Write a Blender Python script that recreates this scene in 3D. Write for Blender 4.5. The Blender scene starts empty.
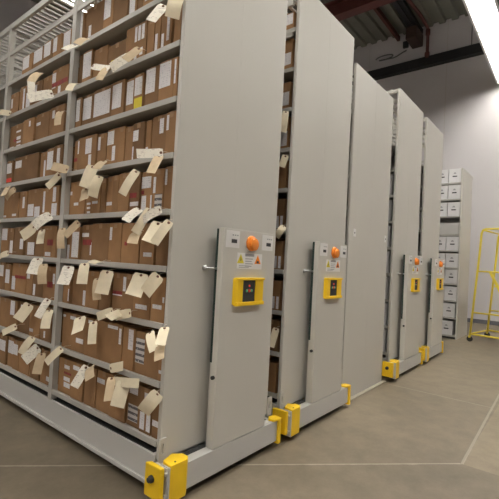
import bpy, bmesh, math, random
from mathutils import Vector, Matrix
random.seed(7)
C = bpy.context.scene.collection
SC = bpy.context.scene

# ------------------------------------------------------------------ materials
def nodes(name):
    m = bpy.data.materials.new(name); m.use_nodes = True
    nt = m.node_tree; b = nt.nodes['Principled BSDF']
    return m, nt, b
def lin(c):
    return tuple(((x/255)/12.92 if x/255 <= .04045 else ((x/255+.055)/1.055)**2.4) for x in c) + (1,)
def plain(name, rgb, rough=.5, metal=0, var=0.0, scale=3.0, bump=0.0, rnd=0.0):
    """procedural paint / paper: base colour, soft noise mottling and optional per-object variation"""
    m, nt, b = nodes(name)
    N, L = nt.nodes, nt.links
    b.inputs['Roughness'].default_value = rough
    b.inputs['Metallic'].default_value = metal
    tc = N.new('ShaderNodeTexCoord')
    nz = N.new('ShaderNodeTexNoise'); nz.inputs['Scale'].default_value = scale; nz.inputs['Detail'].default_value = 5
    L.new(tc.outputs['Object'], nz.inputs['Vector'])
    hsv = N.new('ShaderNodeHueSaturation'); hsv.inputs['Color'].default_value = rgb if len(rgb) == 4 else (*rgb, 1)
    mr = N.new('ShaderNodeMapRange'); mr.inputs['To Min'].default_value = 1-var; mr.inputs['To Max'].default_value = 1+var
    mr.inputs['From Min'].default_value = .3; mr.inputs['From Max'].default_value = .7
    L.new(nz.outputs['Fac'], mr.inputs['Value'])
    if rnd:
        oi = N.new('ShaderNodeObjectInfo')
        m2 = N.new('ShaderNodeMapRange'); m2.inputs['To Min'].default_value = 1-rnd; m2.inputs['To Max'].default_value = 1+rnd
        L.new(oi.outputs['Random'], m2.inputs['Value'])
        mu = N.new('ShaderNodeMath'); mu.operation = 'MULTIPLY'
        L.new(mr.outputs['Result'], mu.inputs[0]); L.new(m2.outputs['Result'], mu.inputs[1])
        L.new(mu.outputs[0], hsv.inputs['Value'])
    else:
        L.new(mr.outputs['Result'], hsv.inputs['Value'])
    L.new(hsv.outputs['Color'], b.inputs['Base Color'])
    if bump:
        bp = N.new('ShaderNodeBump'); bp.inputs['Strength'].default_value = bump; bp.inputs['Distance'].default_value = .01
        n2 = N.new('ShaderNodeTexNoise'); n2.inputs['Scale'].default_value = scale*12
        L.new(tc.outputs['Object'], n2.inputs['Vector']); L.new(n2.outputs['Fac'], bp.inputs['Height']); L.new(bp.outputs['Normal'], b.inputs['Normal'])
    return m
def printed(name, paper, ink, line=90, cover=.5, amount=.8):
    """paper with rows of small illegible print"""
    m, nt, b = nodes(name); N, L = nt.nodes, nt.links
    b.inputs['Roughness'].default_value = .75
    tc = N.new('ShaderNodeTexCoord'); sp = N.new('ShaderNodeSeparateXYZ'); L.new(tc.outputs['Object'], sp.inputs[0])
    w = N.new('ShaderNodeMath'); w.operation = 'MULTIPLY'; w.inputs[1].default_value = line*2*math.pi; L.new(sp.outputs['Z'], w.inputs[0])
    s = N.new('ShaderNodeMath'); s.operation = 'SINE'; L.new(w.outputs[0], s.inputs[0])
    g = N.new('ShaderNodeMath'); g.operation = 'GREATER_THAN'; g.inputs[1].default_value = .15; L.new(s.outputs[0], g.inputs[0])
    nz = N.new('ShaderNodeTexNoise'); nz.inputs['Scale'].default_value = 60; nz.inputs['Detail'].default_value = 2
    L.new(tc.outputs['Object'], nz.inputs['Vector'])
    h = N.new('ShaderNodeMath'); h.operation = 'GREATER_THAN'; h.inputs[1].default_value = cover; L.new(nz.outputs['Fac'], h.inputs[0])
    mu = N.new('ShaderNodeMath'); mu.operation = 'MULTIPLY'; L.new(g.outputs[0], mu.inputs[0]); L.new(h.outputs[0], mu.inputs[1])
    m2 = N.new('ShaderNodeMath'); m2.operation = 'MULTIPLY'; m2.inputs[1].default_value = amount; L.new(mu.outputs[0], m2.inputs[0])
    mx = N.new('ShaderNodeMixRGB'); mx.inputs[1].default_value = paper; mx.inputs[2].default_value = ink
    L.new(m2.outputs[0], mx.inputs[0]); L.new(mx.outputs[0], b.inputs['Base Color'])
    return m

M = {}
M['panel']  = plain('grey_enamel', (.565,.545,.50,1), .42, 0, .015, 1.2)
M['shelf']  = plain('shelf_enamel', (.47,.455,.42,1), .45, 0, .03, 3)
M['white_enamel'] = plain('white_enamel', (.53,.52,.50,1), .4, 0, .02, 2)
M['dark']   = plain('black_rubber_and_shade', (.035,.035,.035,1), .7, 0, .1, 6)
M['green']  = plain('dark_green_strip', (.03,.05,.045,1), .25, 0, .05, 3)
M['yellow'] = plain('yellow_plastic', (.90,.58,.015,1), .38, 0, .04, 10)
M['ladder'] = plain('yellow_paint', (.80,.64,.07,1), .4, 0, .05, 8)
M['orange'] = plain('orange_plastic', (.90,.27,.035,1), .25, 0, .03, 8)
M['steel']  = plain('bare_steel', (.6,.6,.6,1), .3, 1, .03, 12)
M['carton'] = plain('kraft_board', (.285,.155,.069,1), .85, 0, .12, 9, .15, .30)
M['flap']   = plain('kraft_tape', (.34,.20,.10,1), .6, 0, .08, 20)
M['white_box'] = plain('white_board', (.72,.71,.72,1), .8, 0, .03, 6)
M['paper']  = printed('label_paper', (.76,.74,.75,1), (.30,.29,.32,1), 70, .56, .4)
M['list']   = printed('list_paper', (.60,.57,.55,1), (.07,.06,.07,1), 28, .36, .9)
M['yellow_label'] = plain('yellow_label', (.72,.60,.05,1), .7, 0, .05, 30)
M['red_tape'] = plain('red_tape', (.28,.03,.025,1), .55, 0, .25, 30)
M['red_label'] = plain('bright_red_label', (.75,.05,.03,1), .6, 0, .05, 20)
M['tag0']   = printed('pale_tag_card', (.86,.81,.70,1), (.30,.24,.22,1), 95, .56, .5)
M['tag1']   = plain('manila_card', (.80,.71,.53,1), .8, 0, .05, 25, 0, .07)
M['tag2']   = plain('dull_shaded_manila_card', (.60,.47,.31,1), .8, 0, .08, 25, 0, .1)  # dull brown card; some tags have their shade put into this colour
M['ring']   = plain('fibre_ring', (.25,.12,.07,1), .8)
M['string'] = plain('cotton_string', (.70,.62,.50,1), .9)
M['plate']  = plain('white_sticker', (.76,.75,.74,1), .5)
M['ink']    = plain('black_print', (.03,.03,.035,1), .5)
M['grey_ink'] = plain('grey_print', (.36,.36,.37,1), .6)
M['beam']   = plain('black_beam', (.018,.018,.02,1), .6, 0, .1, 2)
M['redsteel'] = plain('red_primer', (.10,.025,.02,1), .6, 0, .15, 2)
M['joist']  = plain('brown_primer', (.06,.035,.028,1), .6, 0, .15, 2)
M['deck']   = plain('ceiling_deck', (.17,.17,.145,1), .55, 0, .12, .6)
M['cable']  = plain('grey_cable', (.12,.13,.13,1), .6)
M['housing'] = plain('lamp_housing', (.75,.75,.75,1), .5)
M['baseboard'] = plain('dark_baseboard', (.13,.13,.145,1), .6, 0, .05, 2)
M['kick']   = plain('pale_floor_strip', (.36,.32,.255,1), .6, 0, .1, 6)
def emit(name, col, s):
    m, nt, b = nodes(name)
    b.inputs['Base Color'].default_value = (*col, 1)
    b.inputs['Emission Color'].default_value = (*col, 1); b.inputs['Emission Strength'].default_value = s
    return m
LAMP = 20.0
M['lamp'] = emit('lit_diffuser', (1, .965, .89), LAMP)
M['led_red'] = emit('red_indicator', (1, .06, .04), .12)
M['led_green'] = emit('green_indicator', (.10, .35, .16), .15)

def wall_mat():
    m, nt, b = nodes('painted_wall'); N, L = nt.nodes, nt.links
    b.inputs['Roughness'].default_value = .7
    tc = N.new('ShaderNodeTexCoord'); sp = N.new('ShaderNodeSeparateXYZ'); L.new(tc.outputs['Object'], sp.inputs[0])
    # faint vertical joints between the wall panels, every 2.4 m
    a = N.new('ShaderNodeMath'); a.operation = 'ADD'; L.new(sp.outputs['X'], a.inputs[0]); L.new(sp.outputs['Y'], a.inputs[1])
    a2 = N.new('ShaderNodeMath'); a2.operation = 'ADD'; a2.inputs[1].default_value = 100.3; L.new(a.outputs[0], a2.inputs[0])
    mo = N.new('ShaderNodeMath'); mo.operation = 'MODULO'; mo.inputs[1].default_value = 2.4; L.new(a2.outputs[0], mo.inputs[0])
    lt = N.new('ShaderNodeMath'); lt.operation = 'LESS_THAN'; lt.inputs[1].default_value = .02; L.new(mo.outputs[0], lt.inputs[0])
    nz = N.new('ShaderNodeTexNoise'); nz.inputs['Scale'].default_value = .8; L.new(tc.outputs['Object'], nz.inputs['Vector'])
    cr = N.new('ShaderNodeMixRGB'); cr.inputs[1].default_value = (.55,.525,.54,1); cr.inputs[2].default_value = (.60,.575,.59,1); L.new(nz.outputs['Fac'], cr.inputs[0])
    mx = N.new('ShaderNodeMixRGB'); mx.inputs[2].default_value = (.52,.49,.48,1); L.new(lt.outputs[0], mx.inputs[0]); L.new(cr.outputs[0], mx.inputs[1])
    L.new(mx.outputs[0], b.inputs['Base Color'])
    return m
M['wall'] = wall_mat()

def floor_mat():
    m, nt, b = nodes('polished_concrete'); N, L = nt.nodes, nt.links
    tc = N.new('ShaderNodeTexCoord'); sp = N.new('ShaderNodeSeparateXYZ'); L.new(tc.outputs['Object'], sp.inputs[0])
    def math_(op, a, bb=None):
        n = N.new('ShaderNodeMath'); n.operation = op
        for k, v in enumerate((a, bb)):
            if v is None: continue
            if isinstance(v, (int, float)): n.inputs[k].default_value = v
            else: L.new(v, n.inputs[k])
        return n.outputs[0]
    X, Y = sp.outputs['X'], sp.outputs['Y']
    def noise(sc, det, rough=.6, dist=0):
        n = N.new('ShaderNodeTexNoise'); n.inputs['Scale'].default_value = sc; n.inputs['Detail'].default_value = det
        n.inputs['Roughness'].default_value = rough; n.inputs['Distortion'].default_value = dist
        L.new(tc.outputs['Object'], n.inputs['Vector']); return n.outputs['Fac']
    n1, n2, n3 = noise(.7, 6, .6, .4), noise(5, 8, .7), noise(60, 2)
    wob = math_('MULTIPLY', math_('SUBTRACT', n2, .5), .012)
    def band(val, w):   # 1 where |val + wobble| < w
        return math_('LESS_THAN', math_('ABSOLUTE', math_('ADD', val, wob)), w)
    # slabs: a diagonal joint, one along the aisle, one across it
    diag = math_('MULTIPLY', math_('ADD', math_('ADD', math_('MULTIPLY', X, .985), Y), -.505), .712)
    left_of = math_('LESS_THAN', X, 1.75)
    j1 = math_('MULTIPLY', band(diag, .007), left_of)
    j2 = math_('MULTIPLY', band(math_('ADD', math_('ADD', Y, 1.227), math_('MULTIPLY', math_('SUBTRACT', X, 1.75), -.022)), .010), math_('SUBTRACT', 1, left_of))
    j3 = math_('MULTIPLY', band(math_('SUBTRACT', X, 3.33), .010), math_('GREATER_THAN', Y, -1.2))
    light_slab = math_('MULTIPLY', math_('LESS_THAN', Y, -1.227), math_('GREATER_THAN', X, 1.75))
    front_slab = math_('MULTIPLY', math_('LESS_THAN', diag, 0), left_of)
    base = N.new('ShaderNodeMixRGB'); base.inputs[1].default_value = (.092,.074,.049,1); base.inputs[2].default_value = (.265,.215,.150,1)
    mixf = math_('ADD', math_('MULTIPLY', n1, 1.1), math_('MULTIPLY', math_('SUBTRACT', n2, .5), .9)); 
    mc = N.new('ShaderNodeClamp'); L.new(math_('SUBTRACT', mixf, .08), mc.inputs[0]); L.new(mc.outputs[0], base.inputs[0])
    val = math_('ADD', 1, math_('ADD', math_('MULTIPLY', light_slab, .28), math_('ADD', math_('MULTIPLY', front_slab, -.05), math_('MULTIPLY', math_('SUBTRACT', n3, .5), .16))))
    hsv = N.new('ShaderNodeHueSaturation'); L.new(base.outputs[0], hsv.inputs['Color']); L.new(val, hsv.inputs['Value'])
    jm = math_('MAXIMUM', math_('MULTIPLY', j1, math_('MULTIPLY', n2, .85)), math_('MAXIMUM', math_('MULTIPLY', j2, .33), math_('MULTIPLY', j3, .22)))
    jx = N.new('ShaderNodeMixRGB'); jx.inputs[2].default_value = (.50,.46,.385,1); L.new(jm, jx.inputs[0]); L.new(hsv.outputs[0], jx.inputs[1])
    cx = jx
    L.new(cx.outputs[0], b.inputs['Base Color'])
    rr = math_('ADD', .42, math_('MULTIPLY', n1, .25)); L.new(rr, b.inputs['Roughness'])
    bp = N.new('ShaderNodeBump'); bp.inputs['Strength'].default_value = .12; bp.inputs['Distance'].default_value = .004
    L.new(n2, bp.inputs['Height']); L.new(bp.outputs[0], b.inputs['Normal'])
    return m
M['floor'] = floor_mat()

# ------------------------------------------------------------------ mesh helpers
class MB:
    """collects shapes for ONE mesh object; each shape may use its own material slot"""
    def __init__(s): s.bm = bmesh.new()
    def _mi(s, faces, mi):
        for f in faces: f.material_index = mi
    def box(s, x0, x1, y0, y1, z0, z1, mi=0, bev=0):
        t = bmesh.new()
        vs = [t.verts.new((x, y, z)) for x in (x0, x1) for y in (y0, y1) for z in (z0, z1)]
        for q in ((0,1,3,2),(4,6,7,5),(0,4,5,1),(2,3,7,6),(0,2,6,4),(1,5,7,3)): t.faces.new([vs[i] for i in q])
        if bev: bmesh.ops.bevel(t, geom=t.edges[:], offset=bev, segments=2, affect='EDGES', profile=.6)
        s._add(t, mi); return s
    def _add(s, t, mi, smooth=False):
        bmesh.ops.recalc_face_normals(t, faces=t.faces[:])
        mp = {v: s.bm.verts.new(v.co) for v in t.verts}
        for f in t.faces:
            try: n = s.bm.faces.new([mp[v] for v in f.verts])
            except ValueError: continue
            n.material_index = mi; n.smooth = smooth
        t.free()
    def prism(s, poly, a0, a1, axis='z', mi=0, bev=0):
        t = bmesh.new()
        def P(p, a):
            return {'z': (p[0], p[1], a), 'y': (p[0], a, p[1]), 'x': (a, p[0], p[1])}[axis]
        lo = [t.verts.new(P(p, a0)) for p in poly]; hi = [t.verts.new(P(p, a1)) for p in poly]
        t.faces.new(lo); t.faces.new(hi); n = len(poly)
        for i in range(n): t.faces.new((lo[i], lo[(i+1) % n], hi[(i+1) % n], hi[i]))
        if bev:
            bmesh.ops.recalc_face_normals(t, faces=t.faces[:])
            bmesh.ops.bevel(t, geom=t.edges[:], offset=bev, segments=2, affect='EDGES', profile=.6)
        s._add(t, mi); return s
    def lathe(s, base, axis, prof, n=20, mi=0):
        """prof = [(radius, distance along axis)], closed at both ends"""
        ax = Vector(axis).normalized(); u = ax.orthogonal().normalized(); v = ax.cross(u); t = bmesh.new(); rings = []
        for r, d in prof:
            rings.append([t.verts.new(Vector(base)+ax*d+(u*math.cos(a)+v*math.sin(a))*r) for a in [2*math.pi*k/n for k in range(n)]])
        for a, b in zip(rings, rings[1:]):
            for k in range(n): t.faces.new((a[k], a[(k+1) % n], b[(k+1) % n], b[k]))
        t.faces.new(rings[0]); t.faces.new(rings[-1])
        s._add(t, mi, True); return s
    def tube(s, pts, r, n=8, mi=0):
        pts = [Vector(p) for p in pts]; t = bmesh.new(); rings = []; u = None
        for i, p in enumerate(pts):
            d = (pts[min(i+1, len(pts)-1)]-pts[max(i-1, 0)]).normalized()
            u = (d.orthogonal() if u is None else (u-d*u.dot(d))).normalized(); v = d.cross(u)
            rings.append([t.verts.new(p+(u*math.cos(a)+v*math.sin(a))*r) for a in [2*math.pi*k/n for k in range(n)]])
        for a, b in zip(rings, rings[1:]):
            for k in range(n): t.faces.new((a[k], a[(k+1) % n], b[(k+1) % n], b[k]))
        t.faces.new(rings[0]); t.faces.new(rings[-1])
        s._add(t, mi, True); return s
    def mesh(s, name, mats):
        me = bpy.data.meshes.new(name); s.bm.to_mesh(me); s.bm.free()
        for k in (mats if isinstance(mats, (list, tuple)) else [mats]): me.materials.append(M[k])
        return me
    def build(s, name, mats, parent=None, loc=(0,0,0), rz=0):
        return link(name, s.mesh(name, mats), parent, loc, rz)
def link(name, me, parent=None, loc=(0,0,0), rz=0):
    o = bpy.data.objects.new(name, me); C.objects.link(o)
    o.location = loc; o.rotation_euler = (0, 0, rz)
    if parent is not None: o.parent = parent
    return o
def thing(name, label, cat, loc=(0,0,0), rz=0, group=None):
    o = link(name, None, None, loc, rz); return tag(o, label, cat, group)
def tag(o, label, cat, group=None):
    o['label'] = label; o['category'] = cat
    if group: o['group'] = group
    return o
def struct(o): o['kind'] = 'structure'; return o
ORD = ['', 'first', 'second', 'third', 'fourth', 'fifth', 'sixth', 'seventh', 'eighth', 'ninth', 'tenth', 'eleventh', 'twelfth']
def level_word(i): return 'lowest shelf' if i == 0 else ORD[i+1]+' shelf up'
BOXES = [
 (1, 0, 0.027, 0.088, 0.267, [('w', 0.003, 0.058, 0.067, 0.101)]),
 (1, 0, 0.097, 0.204, 0.267, [('w', 0.015, 0.068, 0.192, 0.24), ('w', 0.058, 0.101, 0.019, 0.12), ('w', 0.003, 0.039, 0.019, 0.12)]),
 (1, 0, 0.213, 0.344, 0.267, [('w', 0.031, 0.113, 0.198, 0.246), ('L', 0.022, 0.118, 0.032, 0.133)]),
 (1, 0, 0.353, 0.525, 0.267, []),
 (1, 0, 0.535, 0.694, 0.267, [('w', 0.067, 0.158, 0.182, 0.214)]),
 (1, 0, 0.704, 0.846, 0.267, []),
 (1, 0, 0.856, 1.014, 0.259, [('w', 0.055, 0.141, 0.207, 0.238)]),
 (1, 0, 1.025, 1.239, 0.253, [('w', 0.038, 0.115, 0.185, 0.212), ('r', 0.011, 0.114, 0.147, 0.162), ('w', 0.027, 0.116, 0.096, 0.126), ('w', 0.021, 0.11, 0.051, 0.086)]),
 (1, 1, 0.02, 0.055, 0.267, [('w', 0.003, 0.027, 0.048, 0.067)]),
 (1, 1, 0.063, 0.289, 0.259, [('L', 0.137, 0.227, 0.067, 0.217)]),
 (1, 1, 0.299, 0.416, 0.267, [('w', 0.008, 0.057, 0.133, 0.259)]),
 (1, 1, 0.426, 0.708, 0.27, [('w', 0.05, 0.165, 0.235, 0.256), ('w', 0.009, 0.034, 0.148, 0.248)]),
 (1, 1, 0.718, 0.883, 0.267, [('w', 0.07, 0.129, 0.23, 0.254)]),
 (1, 1, 0.893, 1.238, 0.267, [('w', 0.286, 0.345, 0.23, 0.248), ('w', 0.138, 0.218, 0.224, 0.248), ('w', 0.021, 0.119, 0.067, 0.101)]),
 (1, 2, 0.034, 0.16, 0.273, [('w', 0.023, 0.107, 0.084, 0.109), ('w', 0.003, 0.018, 0.125, 0.158)]),
 (1, 2, 0.168, 0.337, 0.273, [('w', 0.028, 0.143, 0.065, 0.093)]),
 (1, 2, 0.346, 0.468, 0.273, [('w', 0.089, 0.119, 0.158, 0.251)]),
 (1, 2, 0.478, 0.59, 0.273, [('r', 0.003, 0.113, 0.131, 0.153), ('w', 0.003, 0.111, 0.123, 0.131)]),
 (1, 2, 0.6, 0.734, 0.267, []),
 (1, 2, 0.744, 0.91, 0.267, [('w', 0.009, 0.035, 0.107, 0.214)]),
 (1, 2, 0.92, 1.115, 0.267, [('w', 0.003, 0.04, 0.013, 0.12)]),
 (1, 2, 1.126, 1.29, 0.259, [('w', 0.003, 0.015, 0.026, 0.116)]),
 (1, 3, 0.032, 0.157, 0.273, []),
 (1, 3, 0.165, 0.302, 0.267, [('w', 0.018, 0.1, 0.059, 0.085)]),
 (1, 3, 0.311, 0.497, 0.27, [('r', 0.125, 0.152, 0.124, 0.148)]),
 (1, 3, 0.507, 0.646, 0.273, [('w', 0.105, 0.131, 0.158, 0.245)]),
 (1, 3, 0.656, 0.869, 0.273, []),
 (1, 3, 0.88, 1.022, 0.267, [('w', 0.047, 0.144, 0.179, 0.208), ('r', 0.007, 0.124, 0.12, 0.16), ('w', 0.003, 0.022, 0.048, 0.139)]),
 (1, 3, 1.033, 1.148, 0.253, [('w', 0.008, 0.103, 0.025, 0.215)]),
 (1, 3, 1.161, 1.287, 0.261, [('w', 0.022, 0.067, 0.013, 0.118)]),
 (1, 4, 0.035, 0.108, 0.273, [('w', 0.052, 0.074, 0.164, 0.259)]),
 (1, 4, 0.116, 0.211, 0.267, [('w', 0.069, 0.096, 0.12, 0.219), ('W', 0.003, 0.071, 0.013, 0.112)]),
 (1, 4, 0.218, 0.331, 0.261, [('w', 0.018, 0.113, 0.157, 0.23), ('r', 0.082, 0.113, 0.12, 0.144), ('w', 0.059, 0.105, 0.008, 0.11), ('w', 0.003, 0.017, 0.008, 0.11)]),
 (1, 4, 0.339, 0.438, 0.267, [('r', 0.027, 0.096, 0.101, 0.133), ('w', 0.003, 0.09, 0.048, 0.075)]),
 (1, 4, 0.448, 0.567, 0.273, []),
 (1, 4, 0.576, 0.644, 0.267, []),
 (1, 4, 0.653, 0.727, 0.267, [('w', 0.003, 0.067, 0.067, 0.091)]),
 (1, 4, 0.735, 0.786, 0.261, []),
 (1, 4, 0.796, 0.912, 0.261, [('w', 0.027, 0.099, 0.086, 0.105)]),
 (1, 4, 0.923, 0.993, 0.259, [('w', 0.003, 0.051, 0.083, 0.098), ('w', 0.003, 0.047, 0.052, 0.067), ('w', 0.003, 0.044, 0.021, 0.036)]),
 (1, 4, 1.004, 1.308, 0.267, [('w', 0.187, 0.293, 0.168, 0.195), ('w', 0.088, 0.153, 0.085, 0.107)]),
 (1, 5, 0.028, 0.117, 0.273, [('w', 0.065, 0.09, 0.164, 0.256)]),
 (1, 5, 0.126, 0.263, 0.273, [('w', 0.027, 0.065, 0.158, 0.251)]),
 (1, 5, 0.272, 0.321, 0.261, [('w', 0.022, 0.045, 0.039, 0.091)]),
 (1, 5, 0.33, 0.449, 0.259, [('w', 0.059, 0.114, 0.142, 0.212), ('w', 0.103, 0.115, 0.021, 0.109)]),
 (1, 5, 0.457, 0.539, 0.253, []),
 (1, 5, 0.549, 0.62, 0.267, []),
 (1, 5, 0.63, 0.767, 0.273, [('w', 0.056, 0.138, 0.164, 0.259), ('w', 0.034, 0.07, 0.049, 0.15)]),
 (1, 5, 0.775, 0.882, 0.259, [('w', 0.073, 0.106, 0.142, 0.238)]),
 (1, 5, 0.892, 1.147, 0.267, [('w', 0.235, 0.256, 0.147, 0.246), ('w', 0.06, 0.143, 0.133, 0.246), ('w', 0.056, 0.093, 0.027, 0.123)]),
 (1, 5, 1.156, 1.284, 0.259, [('w', 0.108, 0.129, 0.142, 0.233), ('r', 0.003, 0.073, 0.098, 0.124)]),
 (1, 6, 0.039, 0.071, 0.267, [('w', 0.013, 0.033, 0.107, 0.254)]),
 (1, 6, 0.079, 0.216, 0.273, [('w', 0.028, 0.136, 0.109, 0.264)]),
 (1, 6, 0.225, 0.361, 0.273, [('w', 0.039, 0.138, 0.109, 0.264)]),
 (1, 6, 0.37, 0.461, 0.253, [('w', 0.009, 0.092, 0.114, 0.233), ('Y', 0.003, 0.086, 0.005, 0.096)]),
 (1, 6, 0.47, 0.561, 0.247, [('w', 0.011, 0.085, 0.074, 0.232)]),
 (1, 6, 0.572, 0.715, 0.261, [('w', 0.032, 0.138, 0.073, 0.24)]),
 (1, 6, 0.726, 0.978, 0.267, [('w', 0.033, 0.241, 0.067, 0.24)]),
 (1, 6, 0.988, 1.131, 0.259, [('w', 0.02, 0.133, 0.072, 0.238)]),
 (1, 6, 1.142, 1.285, 0.259, [('w', 0.023, 0.136, 0.078, 0.246)]),
 (1, 7, 0.05, 0.114, 0.273, []),
 (1, 7, 0.122, 0.179, 0.273, [('w', 0.019, 0.044, 0.068, 0.218)]),
 (1, 7, 0.187, 0.231, 0.261, [('w', 0.014, 0.037, 0.013, 0.131)]),
 (1, 7, 0.239, 0.291, 0.267, [('w', 0.021, 0.045, 0.021, 0.147)]),
 (1, 7, 0.299, 0.368, 0.267, []),
 (1, 7, 0.377, 0.601, 0.273, [('w', 0.099, 0.123, 0.158, 0.259), ('w', 0.06, 0.088, 0.158, 0.259), ('w', 0.02, 0.049, 0.158, 0.259), ('r', 0.136, 0.187, 0.087, 0.123), ('w', 0.094, 0.122, 0.038, 0.098), ('w', 0.031, 0.063, 0.055, 0.104)]),
 (1, 7, 0.607, 0.825, 0.225, [('y', 0.14, 0.177, 0.09, 0.112)]),
 (1, 7, 0.841, 1.019, 0.253, [('r', 0.004, 0.095, 0.061, 0.096)]),
 (1, 7, 1.031, 1.163, 0.273, [('w', 0.01, 0.124, 0.068, 0.259)]),
 (1, 7, 1.174, 1.283, 0.273, []),
 (1, 8, 0.07, 0.18, 0.273, []),
 (1, 8, 0.19, 0.307, 0.281, [('w', 0.08, 0.109, 0.112, 0.225)]),
 (1, 8, 0.316, 0.441, 0.267, [('w', 0.072, 0.103, 0.08, 0.187)]),
 (1, 8, 0.452, 0.505, 0.281, []),
 (1, 8, 0.515, 0.601, 0.281, [('w', 0.019, 0.081, 0.056, 0.225)]),
 (1, 8, 0.609, 0.777, 0.281, []),
 (1, 8, 0.784, 0.904, 0.281, [('w', 0.033, 0.116, 0.112, 0.267)]),
 (1, 8, 0.915, 1.164, 0.281, [('w', 0.164, 0.2, 0.042, 0.14)]),
 (1, 8, 1.173, 1.278, 0.267, [('w', 0.014, 0.098, 0.067, 0.267)]),
 (2, 0, 1.356, 1.513, 0.267, [('w', 0.005, 0.054, 0.032, 0.067)]),
 (2, 0, 1.526, 1.694, 0.267, []),
 (2, 0, 1.707, 1.903, 0.261, []),
 (2, 0, 1.917, 2.029, 0.261, [('w', 0.02, 0.113, 0.131, 0.222)]),
 (2, 0, 2.041, 2.172, 0.261, [('w', 0.016, 0.131, 0.118, 0.23)]),
 (2, 0, 2.184, 2.402, 0.261, [('w', 0.019, 0.204, 0.118, 0.214)]),
 (2, 1, 1.37, 1.564, 0.267, [('w', 0.097, 0.123, 0.027, 0.08)]),
 (2, 1, 1.575, 1.766, 0.267, [('w', 0.115, 0.181, 0.04, 0.067)]),
 (2, 1, 1.777, 1.998, 0.267, [('w', 0.073, 0.193, 0.214, 0.24)]),
 (2, 1, 2.013, 2.149, 0.267, [('w', 0.044, 0.138, 0.133, 0.259)]),
 (2, 1, 2.166, 2.414, 0.267, []),
 (2, 2, 1.37, 1.57, 0.267, [('r', 0.038, 0.129, 0.101, 0.147), ('w', 0.01, 0.043, 0.133, 0.214)]),
 (2, 2, 1.584, 1.771, 0.267, [('w', 0.138, 0.178, 0.013, 0.107)]),
 (2, 2, 1.784, 1.893, 0.261, [('w', 0.049, 0.108, 0.144, 0.183)]),
 (2, 2, 1.907, 2.205, 0.267, [('r', 0.006, 0.23, 0.133, 0.16), ('w', 0.22, 0.292, 0.027, 0.147)]),
 (2, 2, 2.217, 2.321, 0.253, [('w', 0.011, 0.101, 0.076, 0.202)]),
 (2, 2, 2.335, 2.472, 0.261, [('w', 0.044, 0.138, 0.131, 0.235)]),
 (2, 3, 1.396, 1.593, 0.267, [('r', 0.049, 0.143, 0.107, 0.155), ('w', 0.078, 0.173, 0.021, 0.053)]),
 (2, 3, 1.608, 1.783, 0.267, []),
 (2, 3, 1.794, 1.967, 0.259, [('w', 0.003, 0.132, 0.021, 0.129)]),
 (2, 3, 1.979, 2.179, 0.261, [('w', 0.003, 0.069, 0.065, 0.157)]),
 (2, 3, 2.193, 2.3, 0.253, [('w', 0.006, 0.068, 0.025, 0.139)]),
 (2, 3, 2.314, 2.506, 0.259, [('w', 0.025, 0.146, 0.142, 0.251)]),
 (2, 4, 1.395, 1.522, 0.261, [('w', 0.021, 0.107, 0.013, 0.118), ('w', 0.046, 0.096, 0.131, 0.248)]),
 (2, 4, 1.532, 1.672, 0.253, [('w', 0.103, 0.141, 0.051, 0.228)]),
 (2, 4, 1.684, 1.967, 0.261, [('w', 0.16, 0.272, 0.026, 0.131), ('w', 0.043, 0.141, 0.0, 0.105)]),
 (2, 4, 1.978, 2.121, 0.253, [('w', 0.036, 0.077, 0.101, 0.202)]),
 (2, 4, 2.135, 2.365, 0.253, [('w', 0.03, 0.117, 0.035, 0.056)]),
 (2, 4, 2.377, 2.539, 0.239, [('w', 0.032, 0.127, 0.029, 0.048)]),
 (2, 5, 1.388, 1.523, 0.261, [('w', 0.038, 0.087, 0.105, 0.235)]),
 (2, 5, 1.534, 1.652, 0.253, [('w', 0.014, 0.119, 0.076, 0.228)]),
 (2, 5, 1.666, 1.786, 0.239, [('w', 0.025, 0.053, 0.024, 0.167)]),
 (2, 5, 1.82, 2.31, 0.253, [('w', 0.336, 0.466, 0.152, 0.22)]),
 (2, 5, 2.338, 2.501, 0.239, [('w', 0.024, 0.14, 0.119, 0.215), ('R', 0.012, 0.125, 0.036, 0.072)]),
 (2, 6, 1.404, 1.657, 0.267, [('w', 0.165, 0.208, 0.174, 0.24)]),
 (2, 6, 1.671, 1.91, 0.259, [('w', 0.153, 0.23, 0.16, 0.186)]),
 (2, 6, 1.923, 2.142, 0.247, [('w', 0.071, 0.101, 0.173, 0.223)]),
 (2, 6, 2.156, 2.535, 0.247, [('w', 0.073, 0.172, 0.168, 0.185), ('r', 0.159, 0.22, 0.087, 0.111), ('w', 0.073, 0.159, 0.099, 0.129), ('w', 0.067, 0.153, 0.067, 0.084), ('w', 0.066, 0.153, 0.03, 0.049), ('w', 0.215, 0.307, 0.02, 0.045)]),
 (2, 7, 1.396, 1.665, 0.261, [('w', 0.205, 0.266, 0.105, 0.235), ('r', 0.004, 0.265, 0.115, 0.152), ('w', 0.113, 0.155, 0.013, 0.105)]),
 (2, 7, 1.676, 1.829, 0.239, [('r', 0.031, 0.104, 0.036, 0.06)]),
 (2, 7, 1.847, 2.008, 0.239, [('w', 0.101, 0.161, 0.096, 0.215)]),
 (2, 7, 2.022, 2.158, 0.247, [('w', 0.037, 0.119, 0.025, 0.173)]),
 (2, 7, 2.171, 2.283, 0.253, [('w', 0.004, 0.038, 0.025, 0.228)]),
 (2, 7, 2.294, 2.483, 0.225, [('w', 0.127, 0.162, 0.09, 0.18)]),
 (2, 8, 1.378, 1.506, 0.211, [('w', 0.014, 0.128, 0.074, 0.204)]),
 (2, 8, 1.52, 1.66, 0.211, [('w', 0.071, 0.14, 0.08, 0.2)]),
 (2, 8, 1.673, 1.829, 0.211, [('w', 0.032, 0.15, 0.08, 0.2)]),
 (2, 8, 1.843, 2.039, 0.202, [('w', 0.021, 0.184, 0.081, 0.196)]),
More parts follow.
